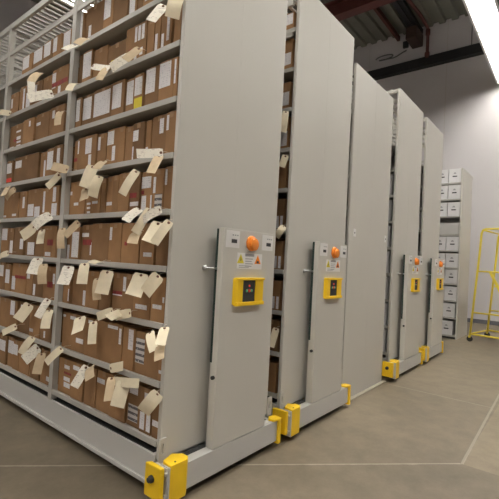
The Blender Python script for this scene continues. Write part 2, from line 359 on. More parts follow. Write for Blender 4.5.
 (2, 8, 2.059, 2.265, 0.202, [('w', 0.063, 0.194, 0.081, 0.196)]),
]
TAGS = [
 (-0.034, 1.164, 2.919, -0.135, 1.121, 2.827, 0.031, 0),
 (-0.027, 1.009, 2.925, -0.128, 0.958, 2.822, 0.03, 2),
 (-0.034, 0.125, 2.856, -0.108, 0.148, 2.729, 0.061, 0),
 (-0.027, 0.008, 2.883, -0.047, 0.03, 2.738, 0.077, 1),
 (-0.034, 0.906, 2.69, -0.054, 0.638, 2.598, 0.029, 0),
 (-0.027, 0.461, 2.642, -0.074, 0.592, 2.578, 0.059, 0),
 (-0.034, 0.688, 2.619, -0.117, 0.659, 2.498, 0.049, 2),
 (-0.027, 0.353, 2.664, -0.119, 0.367, 2.552, 0.045, 2),
 (-0.034, 1.109, 2.611, -0.126, 1.038, 2.509, 0.049, 1),
 (-0.027, 0.064, 1.962, -0.137, 0.164, 1.942, 0.047, 0),
 (-0.034, 0.081, 1.947, -0.117, 0.05, 1.822, 0.041, 2),
 (-0.027, 0.305, 1.88, -0.083, 0.364, 1.725, 0.037, 1),
 (-0.034, 0.807, 1.962, -0.072, 0.832, 1.804, 0.077, 1),
 (-0.027, 0.725, 1.883, -0.056, 0.749, 1.736, 0.062, 1),
 (-0.034, 0.88, 1.81, -0.099, 0.785, 1.711, 0.057, 2),
 (-0.027, 0.683, 1.982, -0.128, 0.603, 1.898, 0.041, 2),
 (-0.034, 0.241, 1.637, -0.153, 0.208, 1.55, 0.037, 0),
 (-0.027, 0.153, 1.634, -0.083, 0.208, 1.487, 0.048, 1),
 (-0.034, 0.043, 1.629, -0.054, 0.177, 1.56, 0.04, 0),
 (-0.027, 0.063, 1.555, -0.11, 0.044, 1.433, 0.07, 1),
 (-0.034, -0.042, 1.558, -0.09, 0.016, 1.427, 0.034, 1),
 (-0.027, 0.257, 1.498, -0.128, 0.167, 1.422, 0.055, 2),
 (-0.034, 0.945, 1.571, -0.081, 1.04, 1.467, 0.05, 2),
 (-0.027, 1.19, 1.531, -0.047, 1.154, 1.376, 0.045, 2),
 (-0.034, 1.045, 1.252, -0.09, 1.012, 1.121, 0.08, 0),
 (-0.027, 0.841, 1.283, -0.065, 0.799, 1.141, 0.063, 1),
 (-0.034, 0.618, 1.299, -0.162, 0.532, 1.292, 0.017, 1),
 (-0.027, 0.555, 1.246, -0.074, 0.537, 1.097, 0.078, 1),
 (-0.034, 0.654, 1.191, -0.063, 0.601, 1.052, 0.02, 2),
 (-0.027, 0.196, 1.249, -0.101, 0.165, 1.122, 0.083, 1),
 (-0.034, 0.026, 1.25, -0.054, 0.117, 1.14, 0.074, 1),
 (-0.027, 0.468, 0.993, -0.056, 0.6, 0.941, 0.025, 1),
 (-0.034, 0.36, 1.003, -0.171, 0.295, 0.982, 0.025, 1),
 (-0.027, 0.277, 1.004, -0.047, 0.412, 0.967, 0.018, 1),
 (-0.034, 0.848, 0.908, -0.108, 0.745, 0.823, 0.076, 1),
 (-0.027, 0.685, 0.898, -0.065, 0.627, 0.762, 0.04, 1),
 (-0.034, 0.076, 0.919, -0.09, -0.039, 0.839, 0.046, 1),
 (-0.027, -0.044, 0.964, -0.128, -0.132, 0.892, 0.033, 1),
 (-0.034, -0.036, 0.869, -0.135, -0.14, 0.816, 0.044, 2),
 (-0.027, 1.652, 0.912, -0.101, 1.678, 0.784, 0.082, 1),
 (-0.034, 1.322, 0.986, -0.099, 1.34, 0.847, 0.053, 0),
 (-0.027, 1.307, 0.903, -0.083, 1.243, 0.776, 0.061, 1),
 (-0.034, 1.855, 0.705, -0.099, 1.967, 0.636, 0.034, 1),
 (-0.027, 1.553, 0.659, -0.101, 1.574, 0.53, 0.055, 1),
 (-0.034, 1.431, 0.601, -0.099, 1.518, 0.49, 0.077, 0),
 (-0.027, 1.383, 0.562, -0.074, 1.348, 0.416, 0.061, 2),
 (-0.034, 1.068, 0.656, -0.108, 1.14, 0.546, 0.043, 1),
 (-0.027, 0.731, 0.593, -0.101, 0.747, 0.463, 0.054, 0),
 (-0.034, 0.664, 0.607, -0.108, 0.549, 0.561, 0.059, 2),
 (-0.027, 0.464, 0.63, -0.047, 0.297, 0.683, 0.051, 1),
 (-0.034, 0.423, 0.587, -0.099, 0.352, 0.471, 0.05, 2),
 (-0.027, 0.41, 0.564, -0.047, 0.131, 0.615, 0.031, 1),
 (-0.034, 0.295, 0.587, -0.072, 0.296, 0.443, 0.078, 1),
 (-0.027, -0.022, 0.593, -0.065, 0.056, 0.476, 0.072, 1),
 (-0.034, 1.908, 2.837, -0.054, 1.832, 2.647, 0.062, 0),
 (-0.027, 1.493, 2.622, -0.173, 1.584, 2.553, 0.074, 0),
 (-0.034, 1.74, 2.852, -0.117, 1.698, 2.734, 0.069, 2),
 (-0.027, 2.319, 2.613, -0.065, 2.465, 2.642, 0.024, 1),
 (-0.034, 1.324, 2.444, -0.081, 1.266, 2.311, 0.039, 2),
 (-0.027, 1.293, 1.95, -0.074, 1.384, 1.847, 0.047, 1),
 (-0.034, 1.153, 1.965, -0.09, 1.291, 1.998, 0.06, 2),
 (-0.027, 2.091, 1.893, -0.056, 2.214, 1.807, 0.045, 2),
 (-0.034, 2.23, 1.92, -0.108, 2.133, 1.819, 0.037, 2),
 (-0.027, 1.388, 1.635, -0.119, 1.457, 1.537, 0.071, 0),
 (-0.034, 1.647, 1.547, -0.081, 1.758, 1.462, 0.082, 1),
 (-0.027, 1.518, 1.52, -0.074, 1.442, 1.406, 0.048, 1),
 (-0.034, 2.122, 1.316, -0.054, 2.253, 1.279, 0.027, 1),
 (-0.027, 1.551, 1.292, -0.092, 1.503, 1.166, 0.081, 0),
 (-0.034, 1.434, 1.249, -0.054, 1.398, 1.095, 0.063, 2),
]
TAGS_BEHIND = [
 (1.16, 0.032, 2.584, 1.14, 0.037, 2.408, 0.049, 1),
 (1.16, 0.01, 2.223, 1.14, 0.034, 2.124, 0.04, 1),
 (1.16, -0.006, 1.651, 1.14, 0.052, 1.561, 0.04, 1),
 (1.16, 0.017, 0.839, 1.14, 0.048, 0.686, 0.032, 1),
]

S = .33; RIB = .35; Z0 = .2963; BAY = 1.252; W = 1.02
def Z(i): return Z0+S*i

# ------------------------------------------------------------------ the room
def wall(name, x0, x1, y0, y1, z1=8.9):
    return struct(MB().box(x0, x1, y0, y1, 0, z1).build(name, 'wall'))
struct(MB().box(-7.2, 11.4, -10.2, 11.2, -.2, 0).build('floor', 'floor'))
wall('wall_back', 11.2, 11.4, -10.2, 11.2); wall('wall_front', -7.2, -7, -10.2, 11.2)
wall('wall_left', -7, 11.2, 11, 11.2); wall('wall_right', -7, 11.2, -10.2, -10)
m = MB(); poly = [(-10, 8.83)]; y = -9.81            # corrugated steel deck, ribs running along the aisle
while y < 11:
    poly += [(y, 8.75), (y+.16, 8.75), (y+.19, 8.83), (y+.32, 8.83)]; y += .35
poly = [p for p in poly if p[0] < 11] + [(11, 8.83), (11, 8.95), (-10, 8.95)]
struct(m.prism(poly, -7, 11.2, 'x').build('ceiling', 'deck'))
struct(MB().box(11.18, 11.2, -10, 11, 0, .11).build('baseboard_back', 'baseboard'))
m = MB(); m.box(2.30, 3.40, -.075, -.034, 0, .008); struct(m.build('trim_1', 'kick'))

# steelwork under the deck and on the far wall
tag(MB().box(11.0, 11.2, -10, 11, 7.50, 7.77).build('wall_beam', 'beam'), 'long black steel beam running along the far white wall', 'beam')
m = MB(); m.box(8.15, 8.45, -10, 11, 8.10, 8.14); m.box(8.28, 8.32, -10, 11, 8.14, 8.5); m.box(8.15, 8.45, -10, 11, 8.5, 8.54)
tag(m.build('girder', 'redsteel'), 'dark red steel girder crossing under the ceiling', 'beam')
m = MB(); m.box(-7, 11.2, 2.02, 2.30, 8.62, 8.74); m.box(-7, 11.2, 2.13, 2.19, 8.56, 8.62)
o = m.build('joist', 'beam'); tag(o, 'dark roof joist running under the deck to the far wall', 'beam')
m = MB(); m.box(10.5, 11.19, 2.00, 2.32, 8.2, 8.56, 0, .03); m.build('bearing_end', 'joist', o)
tag(MB().box(-7, 11.2, 2.72, 2.80, 8.60, 8.742).build('purlin', 'redsteel'), 'thin red purlin beside the dark roof joist', 'beam')
m = MB(); m.tube([(9.2, 1.95, 8.70), (10.4, 1.84, 8.68), (10.95, 1.82, 8.62), (11.0, 1.82, 8.5), (11.0, 1.82, 7.72)], .045, 10)
o = m.build('sprinkler_pipe', 'redsteel'); tag(o, 'dark red pipe dropping from the ceiling to the wall beam', 'pipe')
m = MB(); m.lathe((11.0, 1.82, 8.42), (0, 0, 1), [(.065, 0), (.065, .16)], 12); m.lathe((11.0, 1.82, 7.78), (0, 0, 1), [(.07, 0), (.07, .1)], 12)
m.build('coupling', 'redsteel', o)
m = MB(); m.box(11.12, 11.2, 2.44, 2.60, 8.30, 8.50, 0, .008); o = m.build('pocket_hole_shade', 'beam')  # dark box stands in for the shade of a pocket hole
tag(o, 'small dark box for a shaded pocket hole in the upper far wall', 'wall pocket')
pts = [(11.18, 3.2+.28*math.cos(a), 8.18+.07*math.sin(a)) for a in [2*math.pi*k/20 for k in range(18)]]
pts += [(11.18, 3.0-.1*k, 8.09-.02*math.sin(k)+.022*k) for k in range(1, 6)]
tag(MB().tube(pts, .02, 6).build('cable', 'cable'), 'grey cable loop fixed to the upper far wall', 'cable')
tag(MB().tube([(11.06, .64, 8.74), (11.06, .64, 7.75)], .014, 6).build('hanger_rod', 'cable'), 'thin hanger rod between the ceiling and the wall beam', 'rod')

# strip lights in three rows; the third unseen, added to brighten the end panels
def lamp_unit():
    h = MB()
    for s in (-1, 1):          # two reflector wings; narrow slot between them added for uplight on the upper wall
        h.prism([(s*.26, .0), (s*.22, .0), (s*.12, .17), (s*.02, .17), (s*.02, .20), (s*.15, .20)], 0, 2.9, 'x')
    h.prism([(-.22, .0), (.22, .0), (.12, .17), (-.12, .17)], -.01, .01, 'x'); h.prism([(-.22, .0), (.22, .0), (.12, .17), (-.12, .17)], 2.89, 2.91, 'x')
    d = MB(); d.prism([(-.15, .10), (-.13, .075), (.13, .075), (.15, .10), (.12, .165), (-.12, .165)], .012, 2.888, 'x')
    w = MB(); w.tube([(.4, 0, .2), (.4, 0, 2.235)], .006, 5); w2 = MB(); w2.tube([(2.5, 0, .2), (2.5, 0, 2.235)], .006, 5)
    return h.mesh('housing', 'housing'), d.mesh('diffuser', 'lamp'), w.mesh('suspension_rod', 'cable'), w2.mesh('suspension_rod', 'cable')
LM = lamp_unit()
for ry, rname in ((-.28, 'over the aisle beside the end panels'), (6.37, 'above the shelving bays'), (-3.78, 'added out of view beyond the aisle')):
    for k in range(6):
        o = thing('strip_light', 'long lit strip light %s, %s from the far wall' % (rname, ORD[6-k]), 'ceiling light', (-6.6+2.94*k, ry, 6.5), 0, 'suspended strip lights')
        for n, me in zip(('housing', 'diffuser', 'suspension_rod', 'suspension_rod'), LM): link(n, me, o)

# ------------------------------------------------------------------ mobile shelving
NB = 4; YE = .03+NB*BAY
def shelf_mesh(length, w=W):
    m = MB(); m.box(.004, w-.004, 0, length, -.012, .004)
    for x0, x1 in ((-.006, .012), (w-.012, w+.006)): m.box(x0, x1, 0, length, -.018, .017, 0, .003)
    return m.mesh('shelf', 'shelf')
def post_mesh(top, z0=.24):
    m = MB(); m.box(-.008, .034, -.022, .022, z0, top)
    m.box(-.012, -.006, -.026, .026, z0, top)
    return m.mesh('upright', 'shelf')
def deck_mesh(length, w):     # wire canopy deck seen from below
    m = MB()
    n = int(length/.075)
    for k in range(n+1): m.box(0, w, k*length/n-.012, k*length/n+.012, -.006, .006)
    for j in range(6): m.box(w*j/5-.01, w*j/5+.01, 0, length, -.016, -.004)
    m.box(-.012, .014, 0, length, -.04, .012); m.box(w-.014, w+.012, 0, length, -.04, .012)
    return m.mesh('wire_canopy', 'shelf')
def grid_mesh(w, z0, z1):     # rod divider between bays
    m = MB(); n = int((z1-z0)/.075)
    for k in range(n+1): m.box(.03, w-.03, -.008, .008, z0+k*(z1-z0)/n-.011, z0+k*(z1-z0)/n+.011)
    m.box(w/2-.012, w/2+.012, -.012, .012, z0, z1)
    return m.mesh('bay_divider', 'shelf')
def panel_mesh(w, z0, h):
    m = MB()
    for a, b in ((0, w/2-.0025), (w/2+.0025, w)):
        m.box(a, b, -.03, 0, z0, h, 0, .004)
    m.box(.02, w-.02, -.029, -.004, z0+.02, h-.02)
    return m.mesh('end_panel', 'panel')
SH, PO, GR = {}, {}, {}
def frame(root, w, h, z0=.24, bays=NB, per_bay=False, levels=9, rail=False):
    link('end_panel', panel_mesh(w, z0 if z0 > .1 else 0.0, h), root)
    top = h-.14
    key = (w, per_bay)
    if key not in SH: SH[key] = shelf_mesh(BAY-.004 if per_bay else bays*BAY, w)
    for i in range(levels):
        if per_bay:
            for b in range(bays): link('shelf', SH[key], root, (0, .002+b*BAY, Z(i)))
        else: link('shelf', SH[key], root, (0, .002, Z(i)))
    if top not in PO: PO[top] = post_mesh(top)
    for b in range(1, bays+1):
        link('upright', PO[top], root, (0, b*BAY, 0)); o = link('upright', PO[top], root, (w, b*BAY, 0), math.pi)
    gk = (w, top)
    if gk not in GR: GR[gk] = (grid_mesh(w, 2.98, top-.05), deck_mesh(bays*BAY, w))
    for b in range(1, bays+1): link('bay_divider', GR[gk][0], root, (0, b*BAY+.0, 0))
    link('wire_canopy', GR[gk][1], root, (0, .032, top))
    m = MB(); m.box(-.008, .006, .03, bays*BAY, Z(9)-.055, Z(9)-.02); m.build('tie_bar', 'shelf', root)
    m = MB(); m.box(w-.006, w+.008, .03, bays*BAY, Z(9)-.055, Z(9)-.02); m.build('tie_bar', 'shelf', root)
    if rail:
        m = MB(); m.box(-.002, .035, .002, bays*BAY, h-.045, h-.005); m.box(w-.035, w+.002, .002, bays*BAY, h-.045, h-.005); m.build('top_rail', 'panel', root)
    m = MB(); m.box(w/2-.004, w/2+.004, .03, bays*BAY, .28, Z(8)+.1); m.build('back_sheet', 'shelf', root)

def carriage(root, w, dx=0):
    m = MB(); m.box(-.008, w+.008, .0, YE, .055, .236, 0, .004);
    m.box(.03, w-.01, -.138, -.072, .05, .2, 0, .004); m.box(.0, w, -.075, .002, .05, .185)
    m.build('carriage', 'white_enamel', root)
    m = MB(); m.box(.006, .06, .03, YE-.02, .2362, .240); m.box(w-.06, w-.006, .03, YE-.02, .2362, .240); m.box(.055, .06, .03, YE-.02, .24, .282); m.box(w-.06, w-.055, .03, YE-.02, .24, .282); m.build('slot_shade', 'dark', root)  # dark strips paint the shade of the slots under the lowest shelf
    m = MB(); m.box(.1, w-.06, -.072, -.032, .186, .199); m.build('rubber_strip', 'dark', root)
    m = MB(); m.box(.06, w-.06, -.09, YE-.1, .012, .056); m.build('underside_shade', 'dark', root)  # recessed black box paints the shade in the gap beneath the carriage
    for yy in (.3, 2.4, 4.6):
        m = MB(); m.lathe((.12, yy, .06), (1, 0, 0), [(.06, 0), (.06, w-.24)], 16); m.build('wheel', 'steel', root)
    # near corner: yellow sensor covers with a metal bracket between them
    m = MB(); m.prism([(-.034, -.166), (.085, -.166), (.112, -.145), (.112, -.10), (.068, -.055), (-.02, -.085)], .038, .241, 'z', 0, .005)
    m.lathe((.015, -.145, .24), (0, 0, 1), [(.006, 0), (.006, .003)], 10, 1); m.build('corner_cover', ['yellow', 'dark'], root, (dx, 0, 0))
    m = MB(); m.prism([(-.088, -.145), (-.062, -.152), (-.058, -.04), (-.088, -.02)], .06, .236, 'z', 0, .006)
    o = m.build('sensor_cover', 'yellow', root, (dx*1.1, 0, 0))
    m = MB(); m.lathe((-.087, -.082, .165), (-1, 0, 0), [(.02, 0), (.02, .012), (.014, .014), (.014, .026), (.010, .028)], 16); m.build('sensor_knob', 'dark', o)
    m = MB(); m.box(-.046, -.034, -.15, -.05, .05, .225); m.box(-.06, -.03, -.155, -.14, .19, .205); m.box(-.06, -.03, -.155, -.14, .075, .09)
    m.box(-.041, -.035, -.166, -.09, .04, .232); m.build('sensor_bracket', 'white_enamel', root, (dx, 0, 0))
    m = MB(); m.box(-.022, -.008, -.03, YE, .06, .085, 0, .003); m.build('safety_bar', 'white_enamel', root)
    # far corner cap
    m = MB(); m.prism([(w-.075, -.10), (w-.065, -.140), (w-.01, -.158), (w+.018, -.153), (w+.022, -.09), (w-.03, -.07)], .200, .216, 'z', 0, .004)
    m.box(w-.015, w+.018, -.154, -.085, .03, .205, 0, .005); m.build('corner_cap', 'yellow', root)
    # upright slotted brackets at both feet of the end panel
    for x in (-.014, w-.004):
        m = MB(); z0, z1 = .2, .335
        for q in ((x, x+.016, z0+.05, z1-.03), (x+.034, x+.05, z0+.05, z1-.03), (x, x+.05, z1-.03, z1), (x, x+.05, z0, z0+.05)): m.box(q[0], q[1], -.040, -.0305, q[2], q[3])
        m.build('foot_bracket', 'white_enamel', root)

def tower(root, a, b, top):
    y0, y1 = -.138, -.095; w = b-a; q = lambda f: a+f
    m = MB(); m.box(a, b, y0, y1, .2046, top, 0, .004)
    t = m.build('control_tower', 'panel', root)
    m = MB(); m.box(a+.006, b-.006, y1, y1+.022, .72, top-.006); m.build('rear_dark_strip', 'green', t)  # thin dark strip along the back of the tower
    m = MB(); m.box(a+.012, b-.012, y1, -.072, .2, .72); m.build('rear_channel', 'panel', t)
    m = MB(); m.tube([(a+.01, y1+.005, 1.30), (a-.03, -.055, 1.30), (a-.05, -.031, 1.30)], .008, 8); m.lathe((a-.049, -.043, 1.30), (0, 1, 0), [(.016, 0), (.016, .012)], 12)
    m.build('stay_rod', 'steel', t)
    m = MB(); m.lathe((a+.001, -.116, .635), (-1, 0, 0), [(.012, 0), (.012, .016), (.009, .018)], 12); m.build('side_knob', 'dark', t)
    yf = y0
    def plate(x0, x1, z0, z1):
        m = MB(); m.box(x0, x1, yf-.002, yf+.001, z0, z1)
        cx = (x0+x1)/2+.012; cz = (z0+z1)/2-.012
        m.box(cx-.026, cx+.026, yf-.0032, yf-.0019, cz-.012, cz+.012, 1)
        for k in range(3): m.box(cx-.02+.022*k, cx-.006+.022*k, yf-.0026, yf-.0019, cz+.034, cz+.042, 2)
        m.build('key_plate', ['plate', 'ink', 'grey_ink'], t)
    plate(q(.022), q(.150), top-.12, top-.012); plate(b-.14, b-.014, top-.12, top-.012)
    bx = q(w/2+.005); bz = top-.082
    m = MB(); m.lathe((bx, yf, bz), (0, -1, 0), [(.050, 0), (.050, .012), (.046, .016)], 28)
    m.lathe((bx+.006, yf-.015, bz-.006), (0, -1, 0), [(.036, 0), (.041, .006), (.041, .016), (.034, .022), (.012, .024)], 28)
    m.build('emergency_button', 'orange', t)
    # warning label
    x0, x1, z0, z1 = q(w/2-.13), q(w/2+.132), top-.252, top-.148
    m = MB(); m.box(x0, x1, yf-.002, yf+.001, z0, z1)
    f = yf-.0035
    def tri(cx, cz, r, mi): m.prism([(cx-r, cz-r*.75), (cx+r, cz-r*.75), (cx, cz+r)], f, yf-.0019, 'y', mi)
    tri(x0+.034, z0+.062, .034, 1); tri(x1-.048, z0+.062, .034, 2)
    m.prism([(x0+.031, z0+.052), (x0+.039, z0+.056), (x0+.033, z0+.078)], f-.001, f, 'y', 3)
    m.box(x1-.060, x1-.036, f-.001, f, z0+.040, z0+.056, 3)
    m.box(x0+.078, x0+.172, f, yf-.0019, z1-.021, z1-.003, 4)
    for k in range(4): m.box(x0+.082, x0+.16-.012*(k % 2), f, yf-.0019, z1-.040-.016*k, z1-.034-.016*k, 4)
    for k in range(2): m.box(x0+.02, x0+.12, f, yf-.0019, z0+.008+.011*k, z0+.012+.011*k, 4)
    m.build('warning_label', ['plate', 'yellow_label', 'orange', 'ink', 'grey_ink'], t)
    # yellow keypad housing, open in the middle for the black keypad
    kx0, kx1, kz0, kz1 = q(w/2-.158), q(w/2+.150), top-.480, top-.312; kc = (kx0+kx1)/2-.012
    m = MB(); d = yf-.028
    for xa, xb in ((kx0, kc-.07), (kc+.062, kx1)):
        m.prism([(xa, yf), (xb, yf), (xb if xa == kx0 else xb-.02, d), (xa+.02 if xa == kx0 else xa, d)], kz0, kz1, 'z', 0, .003)
    m.box(kx0+.012, kx1-.012, d-.006, yf, kz1-.012, kz1+.004, 0, .003); m.box(kx0+.012, kx1-.012, d-.006, yf, kz0-.008, kz0+.016, 0, .003)
    m.build('keypad_housing', 'yellow', t)
    m = MB(); m.box(kc-.07, kc+.062, yf-.022, yf, kz0+.016, kz1-.012, 0, .003); m.build('keypad', 'dark', t)
    kz = (kz0+kz1)/2; f = yf-.0225
    m = MB(); m.lathe((kc-.002, f, kz+.035), (0, -1, 0), [(.007, 0), (.007, .004)], 10); m.build('indicator', 'led_red', t)
    for dx in (-.026, .022):
        m = MB(); m.lathe((kc+dx, f, kz+.004), (0, -1, 0), [(.010, 0), (.010, .004)], 10); m.build('key_button', 'led_green', t)
    m = MB(); m.lathe((kc-.002, f, kz+.004), (0, -1, 0), [(.011, 0), (.011, .005)], 10); m.build('stop_key', 'red_label', t)

def mobile(x, w, label, ta, tb, per_bay=False, h=3.655, dx=0, levels=9, rail=False):
    r = thing('mobile_shelving', label, 'mobile shelving', (x, 0, 0), 0, 'mobile shelving units on carriages')
    frame(r, w, h, .212, per_bay=per_bay, levels=levels, rail=rail); carriage(r, w, dx); tower(r, ta, tb, 1.556)
    return r
U1 = mobile(0, W, 'grey mobile shelving nearest the camera, open side packed with brown cartons', .315, .846, True)
U2 = mobile(1.195, W, 'grey mobile shelving second from the camera, a narrow gap before it', .308, .847, levels=10)
U3 = thing('fixed_shelving', 'plain grey shelving end without control tower, standing on the floor between carriages', 'shelving', (2.295, 0, 0))
frame(U3, 1.075, 3.44, 0.0)
m = MB(); m.box(.02, 1.065, .032, YE, 0, .26); m.build('base', 'panel', U3)
for x in (.132, 1.0):
    m = MB(); m.box(x-.028, x+.028, -.032, -.029, 1.67, 1.75); m.box(x-.008, x+.008, -.033, -.0315, 1.70, 1.716, 1); m.build('number_plate', ['plate', 'ink'], U3)
U4 = mobile(3.585, 1.01, 'grey mobile shelving just beyond the plain fixed end, second farthest control tower', .255, .875, dx=-.09, rail=True)
U5 = mobile(4.80, .94, 'grey mobile shelving farthest along the row, before the white box rack', .29, .90, rail=True)

# ------------------------------------------------------------------ cartons
def carton(y0, y1, h, x0=.03, depth=.40):
    """body in local coordinates, origin at the front lower corner"""
    w = y1-y0; m = MB(); m.box(0, depth, 0, w, 0, h, 0, .004)
    return m.mesh('carton', 'carton')
KIND = {'w': ('paper_label', 'paper'), 'W': ('paper_label', 'list'), 'L': ('paper_label', 'list'), 'Y': ('yellow_label', 'yellow_label'), 'y': ('yellow_label', 'yellow_label'), 'r': ('red_tape', 'red_tape'), 'R': ('red_label', 'red_label')}
def marks_text(ms):
    ks = [m[0] for m in ms]
    if 'Y' in ks: return 'white and yellow labels'
    if 'R' in ks: return 'a bright red label'
    if 'r' in ks: return 'dark red tape'
    if 'L' in ks or 'W' in ks: return 'a lined list label'
    n = ks.count('w')
    if n == 0: return 'a plain front'
    if n == 1:
        m = ms[0]; return 'a big white label' if (m[2]-m[1])*(m[4]-m[3]) > .010 else 'one white label'
    return 'several white labels'
def add_carton(x, y0, y1, z, h, ms, label, group, lean=0, top_flap=True):
    o = link('carton', carton(y0, y1, h), None, (x, y0, z)); tag(o, label, 'box', group)
    w = y1-y0
    for c, a, b, za, zb in ms:
        n, mt = KIND[c]; d = .0015 if c in 'rR' else .001
        m = MB(); m.box(-d, .002, a, b, za, zb); m.build(n, mt, o)
    if top_flap and w > .05:      # closing tape running over the top edge
        m = MB(); m.box(-.0008, .25, w/2-.018, w/2+.018, h-.0005, h+.0008); m.box(-.0008, .0005, w/2-.018, w/2+.018, h-.035, h+.0008); m.build('closing_tape', 'flap', o)
    return o
count = {}
for bay, i, y0, y1, h, ms in BOXES:
    lo, hi = (.02, 1.222) if bay == 1 else (1.281, 2.474)
    if y0 < lo: ms = [(c, max(a-(lo-y0), .003), e-(lo-y0), p, q) for c, a, e, p, q in ms if e-(lo-y0) > .02]; y0 = lo
    y1 = min(y1, hi); ms = [(c, a, min(e, y1-y0-.003), p, q) for c, a, e, p, q in ms if min(e, y1-y0-.003)-a > .01]
    count[(bay, i)] = k = count.get((bay, i), 0)+1
    where = 'end bay' if bay == 1 else 'second bay'
    if bay == 1 and k == 1: pos = 'next to end panel'
    else: pos = ORD[k]+(' from end panel' if bay == 1 else ' past upright')
    lab = 'brown carton with %s, %s, %s, %s' % (marks_text(ms), pos, level_word(i), where)
    add_carton(.022+random.uniform(0, .02), y0, y1, Z(i)+.005, h, ms, lab, 'brown cartons on the nearest shelving')
# cartons glimpsed in the gap behind the nearest end panel
for i in range(10):
    y = .04
    for k in range(2):
        w = random.uniform(.13, .22); h = random.uniform(.24, .285) if i < 9 else .17
        ms = []
        if i in (2, 3, 4) : ms = [('w', .01, .035, .02, .12), ('w', .05, .075, .02, .12)] if k == 0 else [('w', .02, .08, .1, .2)]
        elif i in (6, 7, 8, 9): ms = [('w', .01, .10, .04+.01*(i-6), .16)]
        elif k: ms = [('w', .03, .09, .08, .11)]
        lab = 'brown carton in the gap behind nearest unit, %s, %s' % (level_word(i), 'against the end panel' if k == 0 else 'second from end panel')
        add_carton(1.195+.025, y, y+w, Z(i)+.005, h, ms, lab, 'brown cartons in the gap'); y += w+.01

def white_box_mesh(w, h, d):
    m = MB(); m.box(0, d, 0, w, 0, h-.055, 0, .003); m.box(-.004, d+.004, -.003, w+.003, h-.06, h, 0, .003)
    return m.mesh('archive_box', 'white_box')
def hole_mesh(w, h):
    m = MB(); m.prism([(w/2-.04, h*.45-.012), (w/2+.04, h*.45-.012), (w/2+.046, h*.45), (w/2+.04, h*.45+.012), (w/2-.04, h*.45+.012), (w/2-.046, h*.45)], -.0015, .004, 'x')
    return m.mesh('hand_hole', 'ink')
def mark_mesh(w, h):
    m = MB(); m.prism([(w/2-.03, h*.62), (w/2+.03, h*.62), (w/2+.012, h*.74), (w/2-.012, h*.74)], -.0015, .004, 'x')
    return m.mesh('printed_mark', 'grey_ink')
AB = (white_box_mesh(.225, .285, .4), hole_mesh(.225, .285), mark_mesh(.225, .285))
def archive_box(x, y, z, label, group):
    o = link('archive_box', AB[0], None, (x, y, z)); tag(o, label, 'box', group)
    link('hand_hole', AB[1], o); link('printed_mark', AB[2], o)
    return o
for i in range(7):
    archive_box(3.625, .036, Z(i)+.005, 'white archive box in the gap beyond the plain fixed end, %s' % level_word(i), 'white boxes in the far gap')
archive_box(4.835, .036, Z(5)+.005, 'white archive box in the narrow gap before the farthest mobile unit', 'white boxes in the far gap')

# white box rack beyond the mobile units
W6 = .98
R6 = thing('storage_rack', 'grey end-panelled rack holding white archive boxes near the far wall', 'shelving', (7.6, 0.03, 0))
m = MB(); m.box(0, W6, 0, .03, 0, 3.50, 0, .004); m.build('end_panel', 'panel', R6)
rows = [.07, .43, .775, 1.12, 1.45, 1.80, 2.13, 2.51, 2.865, 3.205]
me = MB().box(0, W6, .03, 2.4, -.026, 0).mesh('shelf', 'shelf')
for z in rows: link('shelf', me, R6, (0, 0, z-.001))
for x, y in ((.0, 1.2), (W6-.03, 1.2), (0, 2.38), (W6-.03, 2.38)):
    MB().box(x, x+.03, y, y+.03, 0, 3.5).build('upright', 'shelf', R6)
MB().box(W6/2-.005, W6/2+.005, .03, 2.4, .05, 3.4).build('back_sheet', 'shelf', R6)
MB().box(.02, W6-.02, .03, 2.4, 0, .044).build('base', 'dark', R6)
MB().box(-.004, .02, .04, 1.19, 2.135, 2.37).build('blank_front', 'white_enamel', R6)
for i, z in enumerate(rows):
    if i == 6: continue
    sh = {0: .055, 1: .02, 7: .0}.get(i, .0)
    for k in range(3):
        if k == 2 and i < 4: continue
        archive_box(7.612, .068+sh+k*.24, z+.002, 'white archive box on the far rack, %s, %s' % (level_word(i), ('next to the end panel', 'second from the end panel', 'third from the end panel')[k]), 'white archive boxes on the far rack')

